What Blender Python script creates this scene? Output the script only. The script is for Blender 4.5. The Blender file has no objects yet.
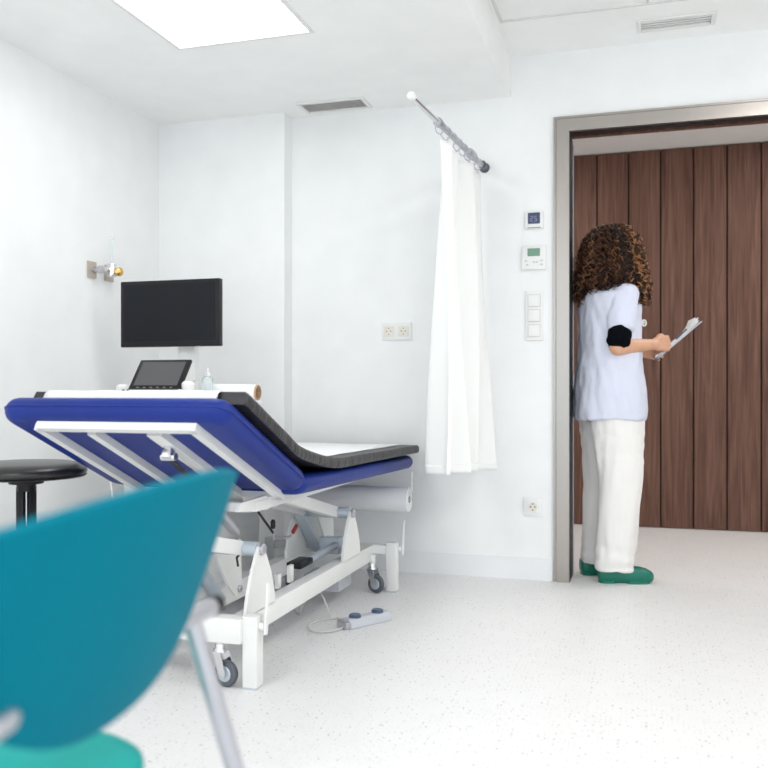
import bpy, bmesh, math, random
from mathutils import Vector, Matrix, noise
random.seed(7)
PI = math.pi
C = bpy.context.scene.collection
V = Vector

# ------------------------------------------------------------------ materials
def mat(name, col, rough=.5, metal=0., bump=0., bscale=40., var=0., vscale=6., sub=0., trans=0., coat=0., emit=None, es=0., stretch=None, spec=None):
    m = bpy.data.materials.new(name); m.use_nodes = True
    nt = m.node_tree; b = nt.nodes['Principled BSDF']
    c4 = (col[0], col[1], col[2], 1)
    b.inputs['Base Color'].default_value = c4
    b.inputs['Roughness'].default_value = rough
    b.inputs['Metallic'].default_value = metal
    if spec is not None: b.inputs['Specular IOR Level'].default_value = spec
    if sub: b.inputs['Subsurface Weight'].default_value = sub; b.inputs['Subsurface Radius'].default_value = (.01, .005, .003)
    if trans: b.inputs['Transmission Weight'].default_value = trans
    if coat: b.inputs['Coat Weight'].default_value = coat
    if emit: b.inputs['Emission Color'].default_value = (*emit, 1); b.inputs['Emission Strength'].default_value = es
    tc = nt.nodes.new('ShaderNodeTexCoord'); src = tc.outputs['Object']
    if stretch:
        mp = nt.nodes.new('ShaderNodeMapping'); mp.inputs['Scale'].default_value = stretch
        nt.links.new(src, mp.inputs['Vector']); src = mp.outputs['Vector']
    n = nt.nodes.new('ShaderNodeTexNoise'); n.inputs['Scale'].default_value = vscale; n.inputs['Detail'].default_value = 4
    nt.links.new(src, n.inputs['Vector'])
    r = nt.nodes.new('ShaderNodeValToRGB')
    v = var if var else .02
    r.color_ramp.elements[0].position = .3; r.color_ramp.elements[1].position = .7
    r.color_ramp.elements[0].color = (col[0]*(1-v), col[1]*(1-v), col[2]*(1-v), 1)
    r.color_ramp.elements[1].color = (min(1, col[0]*(1+v)), min(1, col[1]*(1+v)), min(1, col[2]*(1+v)), 1)
    nt.links.new(n.outputs['Fac'], r.inputs['Fac']); nt.links.new(r.outputs['Color'], b.inputs['Base Color'])
    if bump:
        n2 = nt.nodes.new('ShaderNodeTexNoise'); n2.inputs['Scale'].default_value = bscale; n2.inputs['Detail'].default_value = 3
        nt.links.new(src, n2.inputs['Vector'])
        bp = nt.nodes.new('ShaderNodeBump'); bp.inputs['Strength'].default_value = bump; bp.inputs['Distance'].default_value = .01
        nt.links.new(n2.outputs['Fac'], bp.inputs['Height']); nt.links.new(bp.outputs['Normal'], b.inputs['Normal'])
    return m

def floor_mat():
    m = bpy.data.materials.new('speckled_vinyl'); m.use_nodes = True
    nt = m.node_tree; b = nt.nodes['Principled BSDF']; L = nt.links.new
    tc = nt.nodes.new('ShaderNodeTexCoord')
    prev = None
    base = nt.nodes.new('ShaderNodeTexNoise'); base.inputs['Scale'].default_value = 9
    L(tc.outputs['Object'], base.inputs['Vector'])
    r0 = nt.nodes.new('ShaderNodeValToRGB')
    r0.color_ramp.elements[0].color = (.75, .74, .735, 1); r0.color_ramp.elements[1].color = (.79, .785, .78, 1)
    L(base.outputs['Fac'], r0.inputs['Fac']); prev = r0.outputs['Color']
    for sc, rad, keep, col in ((75, .15, .30, (.58, .55, .52, 1)), (45, .12, .14, (.46, .42, .39, 1)), (60, .2, .3, (.80, .80, .79, 1)), (28, .08, .10, (.36, .35, .36, 1))):
        v = nt.nodes.new('ShaderNodeTexVoronoi'); v.inputs['Scale'].default_value = sc; v.voronoi_dimensions = '2D'
        nz = nt.nodes.new('ShaderNodeMapping'); nz.inputs['Location'].default_value = (sc*.37, sc*.11, 0)
        L(tc.outputs['Object'], nz.inputs['Vector']); L(nz.outputs['Vector'], v.inputs['Vector'])
        lt = nt.nodes.new('ShaderNodeMath'); lt.operation = 'LESS_THAN'; lt.inputs[1].default_value = rad
        L(v.outputs['Distance'], lt.inputs[0])
        sp = nt.nodes.new('ShaderNodeSeparateColor'); L(v.outputs['Color'], sp.inputs['Color'])
        l2 = nt.nodes.new('ShaderNodeMath'); l2.operation = 'LESS_THAN'; l2.inputs[1].default_value = keep
        L(sp.outputs[0], l2.inputs[0])
        mu = nt.nodes.new('ShaderNodeMath'); mu.operation = 'MULTIPLY'; L(lt.outputs[0], mu.inputs[0]); L(l2.outputs[0], mu.inputs[1])
        mx = nt.nodes.new('ShaderNodeMix'); mx.data_type = 'RGBA'
        L(mu.outputs[0], mx.inputs['Factor']); L(prev, mx.inputs['A']); mx.inputs['B'].default_value = col
        prev = mx.outputs['Result']
    L(prev, b.inputs['Base Color'])
    b.inputs['Roughness'].default_value = .42; b.inputs['Specular IOR Level'].default_value = .35
    return m

def wood_mat():
    m = bpy.data.materials.new('walnut_panel'); m.use_nodes = True
    nt = m.node_tree; b = nt.nodes['Principled BSDF']; L = nt.links.new
    tc = nt.nodes.new('ShaderNodeTexCoord')
    sx = nt.nodes.new('ShaderNodeSeparateXYZ'); L(tc.outputs['Object'], sx.inputs[0])
    # board index shifts the grain from board to board
    ad = nt.nodes.new('ShaderNodeMath'); ad.operation = 'ADD'; ad.inputs[1].default_value = .317 + 4.0; L(sx.outputs['X'], ad.inputs[0])
    dv = nt.nodes.new('ShaderNodeMath'); dv.operation = 'DIVIDE'; dv.inputs[1].default_value = .2; L(ad.outputs[0], dv.inputs[0])
    fl = nt.nodes.new('ShaderNodeMath'); fl.operation = 'FLOOR'; L(dv.outputs[0], fl.inputs[0])
    wn = nt.nodes.new('ShaderNodeTexWhiteNoise'); wn.noise_dimensions = '1D'; L(fl.outputs[0], wn.inputs['W'])
    sc = nt.nodes.new('ShaderNodeVectorMath'); sc.operation = 'SCALE'; sc.inputs['Scale'].default_value = 9; L(wn.outputs['Color'], sc.inputs[0])
    va = nt.nodes.new('ShaderNodeVectorMath'); va.operation = 'ADD'; L(tc.outputs['Object'], va.inputs[0]); L(sc.outputs[0], va.inputs[1])
    mp = nt.nodes.new('ShaderNodeMapping'); mp.inputs['Scale'].default_value = (26, 26, 1.3); L(va.outputs[0], mp.inputs['Vector'])
    n1 = nt.nodes.new('ShaderNodeTexNoise'); n1.inputs['Scale'].default_value = 1.0; n1.inputs['Detail'].default_value = 8; n1.inputs['Distortion'].default_value = 1.4
    L(mp.outputs[0], n1.inputs['Vector'])
    mp2 = nt.nodes.new('ShaderNodeMapping'); mp2.inputs['Scale'].default_value = (150, 150, 4); L(va.outputs[0], mp2.inputs['Vector'])
    n2 = nt.nodes.new('ShaderNodeTexNoise'); n2.inputs['Detail'].default_value = 4; n2.inputs['Scale'].default_value = 1; L(mp2.outputs[0], n2.inputs['Vector'])
    mx = nt.nodes.new('ShaderNodeMath'); mx.operation = 'MULTIPLY_ADD'; mx.inputs[1].default_value = .35; L(n2.outputs['Fac'], mx.inputs[0])
    m2 = nt.nodes.new('ShaderNodeMath'); m2.operation = 'MULTIPLY'; m2.inputs[1].default_value = .68; L(n1.outputs['Fac'], m2.inputs[0]); L(m2.outputs[0], mx.inputs[2])
    r = nt.nodes.new('ShaderNodeValToRGB')
    e = r.color_ramp.elements
    e[0].position = .32; e[0].color = (.078, .037, .026, 1)
    e[1].position = .72; e[1].color = (.215, .118, .085, 1)
    k = e.new(.52); k.color = (.145, .074, .053, 1)
    L(mx.outputs[0], r.inputs['Fac']); L(r.outputs['Color'], b.inputs['Base Color'])
    b.inputs['Roughness'].default_value = .55; b.inputs['Specular IOR Level'].default_value = .25
    return m

M = dict(
    wall=mat('wall_paint', (.895, .90, .90), .75, bump=.02, bscale=90),
    ceil=mat('ceiling_paint', (.93, .935, .925), .8),
    tile=mat('ceiling_tile', (.91, .91, .905), .85, bump=.05, bscale=160),
    floor=floor_mat(), wood=wood_mat(),
    darkgap=mat('dark_gap', (.015, .013, .013), .8),
    steel=mat('brushed_steel', (.42, .385, .355), .30, 1., bump=.05, bscale=1., stretch=(300, 300, 4)),
    steel_edge=mat('steel_edge', (.30, .27, .25), .35, 1.),
    black=mat('black_rubber', (.012, .013, .016), .5),
    blackgloss=mat('black_plastic', (.014, .014, .016), .32, spec=.25),
    whitep=mat('white_plastic', (.84, .84, .83), .35),
    creamp=mat('cream_plastic', (.80, .76, .68), .35),
    metalw=mat('white_powder_coat', (.80, .80, .78), .38, var=.03),
    metalgrey=mat('light_grey_coat', (.50, .56, .62), .4, .2),
    chrome=mat('chrome', (.75, .75, .77), .18, 1.),
    zinc=mat('grey_metal', (.52, .52, .56), .33, .85),
    blue=mat('blue_vinyl', (.005, .024, .215), .42, bump=.10, bscale=14, var=.12, vscale=3, spec=.3),
    blackmat=mat('black_vinyl_mat', (.030, .028, .030), .42, bump=.6, bscale=1.0, stretch=(10, 70, 20)),
    paper=mat('white_paper', (.88, .89, .90), .8, bump=.05, bscale=30),
    cardboard=mat('cardboard', (.50, .34, .22), .85, bump=.1, bscale=60),
    teal=mat('teal_plastic', (.000, .165, .235), .65, var=.05, vscale=3, spec=.05),
    tealseat=mat('teal_seat', (.0, .30, .275), .55, spec=.25),
    screen=mat('dark_screen', (.012, .0135, .017), .3, spec=.18),
    screengrey=mat('grey_touch_screen', (.09, .09, .095), .3, spec=.3),
    curtain=mat('white_curtain_fabric', (.88, .885, .87), .85, bump=.12, bscale=10, stretch=(1, 1, .35)),
    skin=mat('skin', (.66, .36, .23), .5, sub=.12, var=.06, vscale=30),
    tunic=mat('lilac_white_cotton', (.66, .68, .80), .85, bump=.30, bscale=16, var=.02),
    trouser=mat('white_cotton', (.83, .81, .79), .85, bump=.22, bscale=14, var=.02),
    sleeve=mat('black_knit', (.003, .004, .006), .9, bump=.3, bscale=120, spec=.05),
    clog=mat('green_rubber', (.0, .155, .105), .38),
    hair1=mat('dark_brown_hair', (.014, .007, .005), .5, spec=.25),
    hair2=mat('brown_hair', (.075, .030, .016), .5, spec=.25),
    hair3=mat('auburn_sunlit_hair', (.36, .155, .06), .5, spec=.25),  # auburn strands, also carrying the painted sunlit highlights
    brass=mat('brass', (.75, .50, .18), .25, 1.),
    beige=mat('beige_plate', (.52, .45, .38), .45, .3),
    lcdblue=mat('blue_lcd', (.06, .07, .14), .2),
    lcdgreen=mat('green_lcd', (.16, .30, .22), .3),
    lcdmark=mat('lcd_digits', (.25, .30, .50), .4),
    greybtn=mat('grey_print', (.55, .5, .5), .5),
    button=mat('blue_button', (.06, .10, .17), .35),
    pedal=mat('grey_pedal_plastic', (.52, .54, .58), .45),
    cable=mat('grey_cable', (.60, .58, .56), .5),
    wheel=mat('grey_tyre', (.10, .11, .13), .5),
    clear=mat('clear_plastic', (.88, .94, .95), .1, trans=.85),
    lamp=mat('lamp_diffuser', (.9, .9, .9), .5, emit=(1, 1, .985), es=6.2),
    red=mat('red_grip', (.4, .02, .02), .4),
)

# ------------------------------------------------------------------ mesh helpers
def box(bm, c, s, rot=None, bev=0., seg=2):
    r = bmesh.ops.create_cube(bm, size=1)
    vs = r['verts']
    bmesh.ops.scale(bm, vec=s, verts=vs)
    if bev:
        es = list({e for v in vs for e in v.link_edges})
        g = bmesh.ops.bevel(bm, geom=es, offset=bev, segments=seg, profile=.6, affect='EDGES')
        seen = set(); st = [g['verts'][0]]
        while st:
            v = st.pop()
            if v in seen: continue
            seen.add(v); st += [e.other_vert(v) for e in v.link_edges]
        vs = list(seen)
    if rot: bmesh.ops.transform(bm, matrix=rot.to_4x4(), verts=vs)
    bmesh.ops.translate(bm, vec=c, verts=vs)
    return vs

def frame_of(d):
    d = d.normalized()
    a = V((0, 0, 1)) if abs(d.z) < .9 else V((1, 0, 0))
    x = a.cross(d).normalized(); y = d.cross(x)
    return x, y

def tube(bm, pts, r, n=12, closed=False, caps=True):
    pts = [V(p) for p in pts]
    rs = r if isinstance(r, (list, tuple)) else [r]*len(pts)
    rings = []; px = None
    for i, p in enumerate(pts):
        if closed: d = pts[(i+1) % len(pts)]-pts[i-1]
        elif i == 0: d = pts[1]-p
        elif i == len(pts)-1: d = p-pts[i-1]
        else: d = (pts[i+1]-p).normalized()+(p-pts[i-1]).normalized()
        d.normalize()
        if px is None: x, y = frame_of(d)
        else:
            x = px-d*px.dot(d)
            if x.length < 1e-6: x, _ = frame_of(d)
            x.normalize(); y = d.cross(x)
        px = x
        rings.append([bm.verts.new(p+(x*math.cos(2*PI*k/n)+y*math.sin(2*PI*k/n))*rs[i]) for k in range(n)])
    m = len(rings)
    for i in range(m if closed else m-1):
        a, b = rings[i], rings[(i+1) % m]
        for k in range(n): bm.faces.new((a[k], a[(k+1) % n], b[(k+1) % n], b[k]))
    if caps and not closed:
        bm.faces.new(rings[0][::-1]); bm.faces.new(rings[-1])

def lathe(bm, prof, c=(0, 0, 0), n=32, axis=None, cap=True):
    """prof: list of (radius, height) along axis"""
    c = V(c); d = V(axis) if axis else V((0, 0, 1)); d.normalize(); x, y = frame_of(d)
    rings = []
    for r, h in prof:
        if r < 1e-6: rings.append([bm.verts.new(c+d*h)])
        else: rings.append([bm.verts.new(c+d*h+(x*math.cos(2*PI*k/n)+y*math.sin(2*PI*k/n))*r) for k in range(n)])
    for a, b in zip(rings, rings[1:]):
        for k in range(n):
            k2 = (k+1) % n
            if len(a) == 1 and len(b) == 1: continue
            if len(a) == 1: bm.faces.new((a[0], b[k2], b[k]))
            elif len(b) == 1: bm.faces.new((a[k], a[k2], b[0]))
            else: bm.faces.new((a[k], a[k2], b[k2], b[k]))
    if cap and len(rings[0]) > 1: bm.faces.new(rings[0][::-1])
    if cap and len(rings[-1]) > 1: bm.faces.new(rings[-1])

def loft(bm, rings, caps=True):
    R = [[bm.verts.new(p) for p in r] for r in rings]
    n = len(R[0])
    for a, b in zip(R, R[1:]):
        for k in range(n): bm.faces.new((a[k], a[(k+1) % n], b[(k+1) % n], b[k]))
    if caps: bm.faces.new(R[0][::-1]); bm.faces.new(R[-1])

def prism(bm, poly, axis, a, b):
    """poly of 2D points extruded along axis 'x' (y,z given) / 'y' (x,z) / 'z' (x,y) from a to b"""
    def mk(p, t):
        return {'x': (t, p[0], p[1]), 'y': (p[0], t, p[1]), 'z': (p[0], p[1], t)}[axis]
    loft(bm, [[mk(p, a) for p in poly], [mk(p, b) for p in poly]])

def grid(bm, rows, thick=None):
    R = [[bm.verts.new(p) for p in r] for r in rows]
    for a, b in zip(R, R[1:]):
        for k in range(len(a)-1): bm.faces.new((a[k], a[k+1], b[k+1], b[k]))

def obj(name, bm, m, parent=None, smooth=40, mods=None):
    bmesh.ops.recalc_face_normals(bm, faces=bm.faces)
    me = bpy.data.meshes.new(name); bm.to_mesh(me); bm.free()
    o = bpy.data.objects.new(name, me); C.objects.link(o)
    for x in (m if isinstance(m, (list, tuple)) else [m]): me.materials.append(x)
    if parent is not None: o.parent = parent
    if smooth:
        for p in me.polygons: p.use_smooth = True
        me.set_sharp_from_angle(angle=math.radians(smooth))
    return o

def bake(o, mods, disp=None):
    """apply modifiers given as (type, {props}) without bpy.ops"""
    for t, pr in mods:
        md = o.modifiers.new(t, t)
        for k, v in pr.items(): setattr(md, k, v)
    dg = bpy.context.evaluated_depsgraph_get(); dg.update()
    me = bpy.data.meshes.new_from_object(o.evaluated_get(dg))
    o.modifiers.clear()
    if not me.materials:
        for x in o.data.materials: me.materials.append(x)
    o.data = me
    if disp:
        ns = [v.normal.copy() for v in me.vertices]
        for v, n in zip(me.vertices, ns): v.co += n*disp(v.co, n)
    for p in me.polygons: p.use_smooth = True
    return o

def thing(name, label, cat, loc=(0, 0, 0), rotz=0, group=None):
    o = bpy.data.objects.new(name, None); C.objects.link(o); o.empty_display_size = .1
    o.location = loc; o.rotation_euler = (0, 0, rotz); o['label'] = label; o['category'] = cat
    if group: o['group'] = group
    return o
def tag(o, label, cat, group=None):
    o['label'] = label; o['category'] = cat
    if group: o['group'] = group
    return o
def struct(name, bm, m, smooth=0):
    o = obj(name, bm, m, None, smooth); o['kind'] = 'structure'; return o
def B(*a, **k):
    bm = bmesh.new(); box(bm, *a, **k); return bm
def T(pts, r, n=12, **k):
    bm = bmesh.new(); tube(bm, pts, r, n, **k); return bm
def RX(a): return Matrix.Rotation(a, 3, 'X')
def RY(a): return Matrix.Rotation(a, 3, 'Y')
def RZ(a): return Matrix.Rotation(a, 3, 'Z')

# ------------------------------------------------------------------ the room
WY = 4.12      # face of the wall with the doorway
LX = -2.44     # face of the left wall
HL, HH = 2.275, 2.463   # lowered and raised ceiling
DX0, DX1, DH = -.345, .87, 2.085   # clear doorway
REAR = -2.6; RX1 = 2.3

struct('floor', B(((LX+RX1)/2-.05, (REAR+6.0)/2, -.05), (RX1-LX+.3, 6.0-REAR+.2, .1)), M['floor'])
bm = bmesh.new(); box(bm, (LX-.06, (REAR+4.3)/2, 1.3), (.12, 4.3-REAR, 2.6)); struct('wall_left', bm, M['wall'])
bm = bmesh.new()
box(bm, ((LX-.12-1.733)/2, 4.02+.12, 1.3), (-1.733-LX+.12, .24, 2.6))              # boxed-out bay
box(bm, ((-1.733+DX0-.05)/2, WY+.07, 1.3), (DX0-.05+1.733, .14, 2.6))
box(bm, ((DX1+.05+RX1)/2, WY+.07, 1.3), (RX1-DX1-.05, .14, 2.6))
box(bm, ((DX0+DX1)/2, WY+.07, (DH+.05+2.6)/2), (DX1-DX0+.1, .14, 2.6-DH-.05))
struct('wall_back', bm, M['wall'])
bm = bmesh.new(); box(bm, (RX1+.06, (REAR+6)/2, 1.3), (.12, 6-REAR, 2.6)); struct('wall_right', bm, M['wall'])
# lowered ceiling with its fascia, light opening cut by building around the panel
LP = (-1.822, 2.55, -1.232, 3.15)
bm = bmesh.new()
def slab(bm, x0, x1, y0, y1, z0, z1): box(bm, ((x0+x1)/2, (y0+y1)/2, (z0+z1)/2), (x1-x0, y1-y0, z1-z0))
x0, y0, x1, y1 = LP
slab(bm, LX-.05, x0, REAR, 4.15, HL, 2.6); slab(bm, x1, -.617, REAR, 4.15, HL, 2.6)
slab(bm, x0, x1, REAR, y0, HL, 2.6); slab(bm, x0, x1, y1, 4.15, HL, 2.6)
struct('ceiling_lowered', bm, M['ceil'])
bm = bmesh.new()
slab(bm, -.62, RX1+.1, 3.715, 4.15, HH, 2.6); slab(bm, -.62, -.598, REAR, 3.715, HH, 2.6)
struct('ceiling', bm, M['ceil'])
bm = bmesh.new()
for i in range(5):
    for j in range(11):
        xa = -.598+i*.6; ya = 3.715-(j+1)*.6
        slab(bm, xa+.003, min(xa+.597, RX1+.05), ya+.003, ya+.597, HH+.004, 2.6)
struct('ceiling_tile_field', bm, M['tile'])
bm = bmesh.new()
slab(bm, -.6, RX1, REAR, 3.717, HH+.008, HH+.012)
struct('ceiling_tile_backing', bm, mat('tile_joint', (.62, .61, .60), .8))
bm = bmesh.new()
for i in range(1, 5): slab(bm, -.598+i*.6-.002, -.598+i*.6+.002, REAR, 3.715, HH, HH+.010)
slab(bm, -.604, -.592, REAR, 3.72, HH-.003, HH+.006)
slab(bm, -.6, RX1, 3.709, 3.717, HH-.003, HH+.006)
struct('trim_1', bm, mat('tile_edge_trim', (.72, .71, .70), .5))
# skirting (flush vinyl upstand)
bm = bmesh.new(); slab(bm, -1.73, DX0-.076, WY-.006, WY, 0, .105); slab(bm, DX1+.076, RX1, WY-.006, WY, 0, .105); slab(bm, -2.44, -1.733, 4.014, 4.02, 0, .105)
struct('baseboard_back', bm, mat('skirting_vinyl', (.84, .85, .86), .5))
bm = bmesh.new(); slab(bm, LX, LX+.006, REAR, 4.02, 0, .105); struct('baseboard_left', bm, bpy.data.materials['skirting_vinyl'])
# corridor beyond the doorway
bm = bmesh.new()
slab(bm, LX, RX1, 5.93, 6.05, 0, 2.6); struct('wall_corridor_core', bm, M['darkgap'])
bm = bmesh.new(); g = .0045
x = -.317-.2*10
while x < RX1:
    box(bm, (x+.1, 5.915, 1.222), (.2-2*g, .03, 2.436), bev=.0015, seg=1); x += .2
struct('wall_corridor_boards', bm, M['wood'])
bm = bmesh.new(); slab(bm, LX, RX1, 4.26, 6.0, 2.445, 2.6); struct('ceiling_corridor', bm, M['ceil'])
bm = bmesh.new(); slab(bm, LX-.1, LX, 4.2, 6.0, 0, 2.6); struct('wall_corridor_end', bm, M['wall'])

# door surround: brushed steel casing, dark seal, track
door = thing('door_1', 'wide doorway with brushed steel surround', 'door', (0, WY, 0)); door['kind'] = 'structure'
for k in ('label', 'category'): del door[k]
def ring3(bm, xa, xb, top, w, y0, y1, mit=True):
    """a three-sided casing: inner edges xa, xb, top; width w"""
    p = [(xa, 0), (xa-w, 0), (xa-w, top+w), (xb+w, top+w), (xb+w, 0), (xb, 0), (xb, top), (xa, top)]
    q = [[0, 1, 2, 7], [7, 2, 3, 6], [6, 3, 4, 5]]
    for f in q:
        loft(bm, [[(p[i][0], y0, p[i][1]) for i in f], [(p[i][0], y1, p[i][1]) for i in f]])
bm = bmesh.new(); ring3(bm, DX0, DX1, DH, .058, -.022, 0.0); obj('steel_casing', bm, M['steel'], door, 0)
bm = bmesh.new(); ring3(bm, DX0-.062, DX1+.062, DH+.062, .010, -.016, 0.0); obj('casing_edge', bm, M['steel'], door, 0)
bm = bmesh.new(); ring3(bm, DX0-.057, DX1+.057, DH+.057, .006, -.008, 0.0); obj('shadow_gap', bm, M['steel_edge'], door, 0)
bm = bmesh.new(); slab(bm, DX0-.048, DX0+.002, WY+.0005-WY, .16, 0, DH); slab(bm, DX1-.002, DX1+.048, .0005, .16, 0, DH); slab(bm, DX0+.002, DX1-.002, .0005, .05, DH-.002, DH+.048); obj('dark_seal', bm, M['black'], door, 0)
bm = bmesh.new(); slab(bm, DX0+.004, DX1-.004, .165, .185, 2.125, 2.23); obj('track_cover', bm, M['black'], door, 0)
bm = bmesh.new(); slab(bm, -1.6, 1.9, .19, .225, 2.115, 2.32); obj('track_fascia', bm, M['wood'], door, 0)
bm = bmesh.new(); slab(bm, DX0-.004, DX0+.006, .16, .172, 0, DH-.02); obj('jamb_edge', bm, M['zinc'], door, 0)

# ------------------------------------------------------------------ ceiling fittings
cl = thing('ceiling_light', 'square recessed light panel glowing white in the lowered ceiling', 'ceiling light', ((x0+x1)/2, (y0+y1)/2, HL))
hx, hy = (x1-x0)/2, (y1-y0)/2
bm = bmesh.new()
for s in (-1, 1):
    box(bm, (s*(hx-.008), 0, 0), (.016, 2*hy, .01)); box(bm, (0, s*(hy-.008), 0), (2*hx-.032, .016, .01))
obj('light_frame', bm, M['metalw'], cl, 0)
obj('diffuser', B((0, 0, .006), (2*hx-.02, 2*hy-.02, .006)), M['lamp'], cl, 0)
for i, (lx, ly, lab) in enumerate(((-1.5, .3, 'lowered ceiling behind the chair'),)):
    pass

def vent(name, label, c, sx, sy, zc, n, dark, slatm):
    t = thing(name, label, 'air vent', (c[0], c[1], zc))
    bm = bmesh.new(); w = .018
    for s in (-1, 1):
        box(bm, (s*(sx/2-w/2), 0, -.004), (w, sy, .008), bev=.002); box(bm, (0, s*(sy/2-w/2), -.004), (sx-2*w, w, .008), bev=.002)
    obj('vent_frame', bm, M['metalw'], t, 30)
    obj('vent_backing', B((0, 0, .0015), (sx-2*w, sy-2*w, .002)), dark, t, 0)
    bm = bmesh.new()
    for k in range(n):
        box(bm, (0, -sy/2+w+(k+.5)*(sy-2*w)/n, -.003), (sx-2*w, (sy-2*w)/n*.62, .0015), rot=RX(.5))
    obj('vent_louvres', bm, slatm, t, 0)
    return t
vent('ceiling_vent', 'rectangular air vent with grey slats in the lowered ceiling', (-1.455, 3.985), .34, .155, HL, 7, mat('vent_dark', (.25, .24, .23), .8), mat('vent_slat', (.55, .53, .51), .5, .2))
vent('ceiling_vent', 'pale slot vent in the raised ceiling above the doorway', (.118, 3.925), .32, .13, HH, 4, mat('vent_pale', (.55, .55, .58), .8), M['whitep'])
# ------------------------------------------------------------------ wall fittings
def plate(name, label, cat, X, Z, w, h, y=WY, d=.010):
    t = thing(name, label, cat, (X, y, Z))
    obj('cover_plate', B((0, -d/2, 0), (w, d, h), bev=.003), M['whitep'], t)
    return t
def socket_face(t, dx, cream):
    bm = bmesh.new(); box(bm, (dx, -.0115, 0), (.052, .005, .052), bev=.002)
    s = obj('socket_insert', bm, M['creamp'] if cream else M['whitep'], t)
    bm = bmesh.new(); lathe(bm, [(.021, 0), (.021, .0015), (.0165, .0015), (.0155, -.0005)], (dx, -.0142, 0), 24, (0, -1, 0)); obj('socket_rim', bm, M['creamp'], s)
    bm = bmesh.new()
    for e in (-.0095, .0095): lathe(bm, [(.0034, 0), (.0034, .0018)], (dx+e, -.0142, 0), 12, (0, -1, 0))
    for e in (-.0145, .0145): box(bm, (dx, -.0152, e), (.007, .0018, .004))
    obj('pin_holes', bm, M['steel_edge'] if cream else M['black'], s)
t = plate('wall_socket', 'double power socket with cream faces on the wall behind the bed', 'socket', -1.178, 1.178, .150, .085)
socket_face(t, -.037, True); socket_face(t, .037, True)
t = plate('wall_socket', 'single white power socket low on the wall beside the doorway', 'socket', -.513, .343, .084, .084)
socket_face(t, 0, False)
# three rocker switches
t = plate('light_switch', 'white triple light switch plate beside the steel doorway', 'light switch', -.507, 1.238, .082, .232)
for k in (-1, 0, 1):
    obj('rocker_gap', B((0, -.0105, k*.071), (.058, .002, .058)), M['greybtn'], t, 0)
    obj('rocker', B((0, -.013, k*.071), (.0545, .008, .0545), rot=RX(.04), bev=.002), M['whitep'], t)
# thermostat with dark display
t = plate('thermostat', 'small white thermostat with dark blue display, topmost beside doorway', 'thermostat', -.507, 1.685, .085, .082, d=.016)
s = obj('display', B((0, -.0170, .008), (.056, .003, .052), bev=.001), M['lcdblue'], t)
SEG = {'2': 'abged', '5': 'afgcd', '4': 'fgbc'}
def digit(bm, ch, cx, cy, w, h, y):
    P = {'a': ((0, h/2), 1), 'g': ((0, 0), 1), 'd': ((0, -h/2), 1), 'b': ((w/2, h/4), 0), 'c': ((w/2, -h/4), 0), 'f': ((-w/2, h/4), 0), 'e': ((-w/2, -h/4), 0)}
    for q in SEG[ch]:
        (dx, dz), hor = P[q]
        box(bm, (cx+dx, y, cy+dz), (w*.9, .0006, h*.12) if hor else (w*.18, .0006, h*.42))
bm = bmesh.new(); digit(bm, '2', -.011, .006, .011, .021, -.0188); digit(bm, '5', .008, .006, .011, .021, -.0188)
obj('display_digits', bm, M['lcdmark'], s, 0)
obj('lower_slot', B((0, -.0165, -.036), (.062, .003, .004)), M['steel_edge'], t, 0)
# air conditioning controller with green display
t = plate('air_conditioning_controller', 'white control panel with green display and tiny buttons beside doorway', 'wall controller', -.508, 1.510, .112, .112, d=.016)
obj('display', B((0, -.0170, .024), (.058, .003, .036), bev=.001), M['lcdgreen'], t)
for q, (dx, dz) in enumerate(((-.036, -.016), (-.030, -.034), (0, -.022), (.014, -.022), (.036, -.016), (.036, -.034))):
    obj('button', B((dx, -.0165, dz), (.010, .003, .005), bev=.001), M['greybtn'], t)
# medical gas outlet on left wall
t = thing('gas_outlet', 'brass and chrome medical gas outlet with flow tube on left wall', 'gas outlet', (LX, 3.47, 1.446))
for dy in (-.035, .10):
    obj('mounting_plate', B((.005, dy, -.005), (.010, .062, .075), bev=.002), M['beige'], t)
bm = bmesh.new(); lathe(bm, [(.012, 0), (.012, .03), (.018, .032), (.018, .05), (.010, .052)], (.008, -.03, -.006), 16, (1, 0, 0)); obj('inlet_valve', bm, M['zinc'], t)
bm = bmesh.new(); tube(bm, [(.04, -.03, -.004), (.045, .0, .0), (.045, .035, .0)], [.009, .012, .012], 12); obj('connector', bm, M['chrome'], t)
bm = bmesh.new(); lathe(bm, [(.02, -.03), (.023, -.02), (.023, .02), (.02, .03)], (.05, .055, 0), 20); obj('regulator_body', bm, M['chrome'], t)
bm = bmesh.new(); lathe(bm, [(.0, -.002), (.017, 0), (.020, .006), (.020, .022), (.012, .028), (0, .028)], (.072, .07, -.006), 20, (.8, -.6, 0)); obj('brass_knob', bm, M['brass'], t)
bm = bmesh.new(); lathe(bm, [(.006, .03), (.006, .145), (.009, .147), (.009, .155), (.004, .160)], (.05, .055, 0), 14); obj('flow_tube', bm, M['clear'], t)

# ------------------------------------------------------------------ curtain rod and curtain
ra, rb = V((-.742, WY, 1.949)), V((-.812, 3.05, 1.949))
t = thing('curtain_rod', 'telescopic steel curtain rod jutting from the wall below the ceiling', 'curtain rod', (ra.x, WY, 1.949))
def L_(p): return V(p)-V((ra.x, WY, 1.949))
rd = (rb-ra)
bm = bmesh.new(); tube(bm, [L_(ra+rd*.33), L_(rb)], .0105, 14); obj('thin_tube', bm, M['chrome'], t)
bm = bmesh.new(); tube(bm, [L_(ra+rd*.0), L_(ra+rd*.72)], .0135, 16); obj('thick_tube', bm, M['zinc'], t)
bm = bmesh.new()
lathe(bm, [(.018, 0), (.018, .03), (.0145, .035)], L_(ra+rd*.69), 16, rd); obj('locking_collar', bm, M['zinc'], t); bm = bmesh.new(); lathe(bm, [(.020, 0), (.022, .02), (.022, .07), (.018, .085)], L_(ra+rd*.20), 16, rd)
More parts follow.
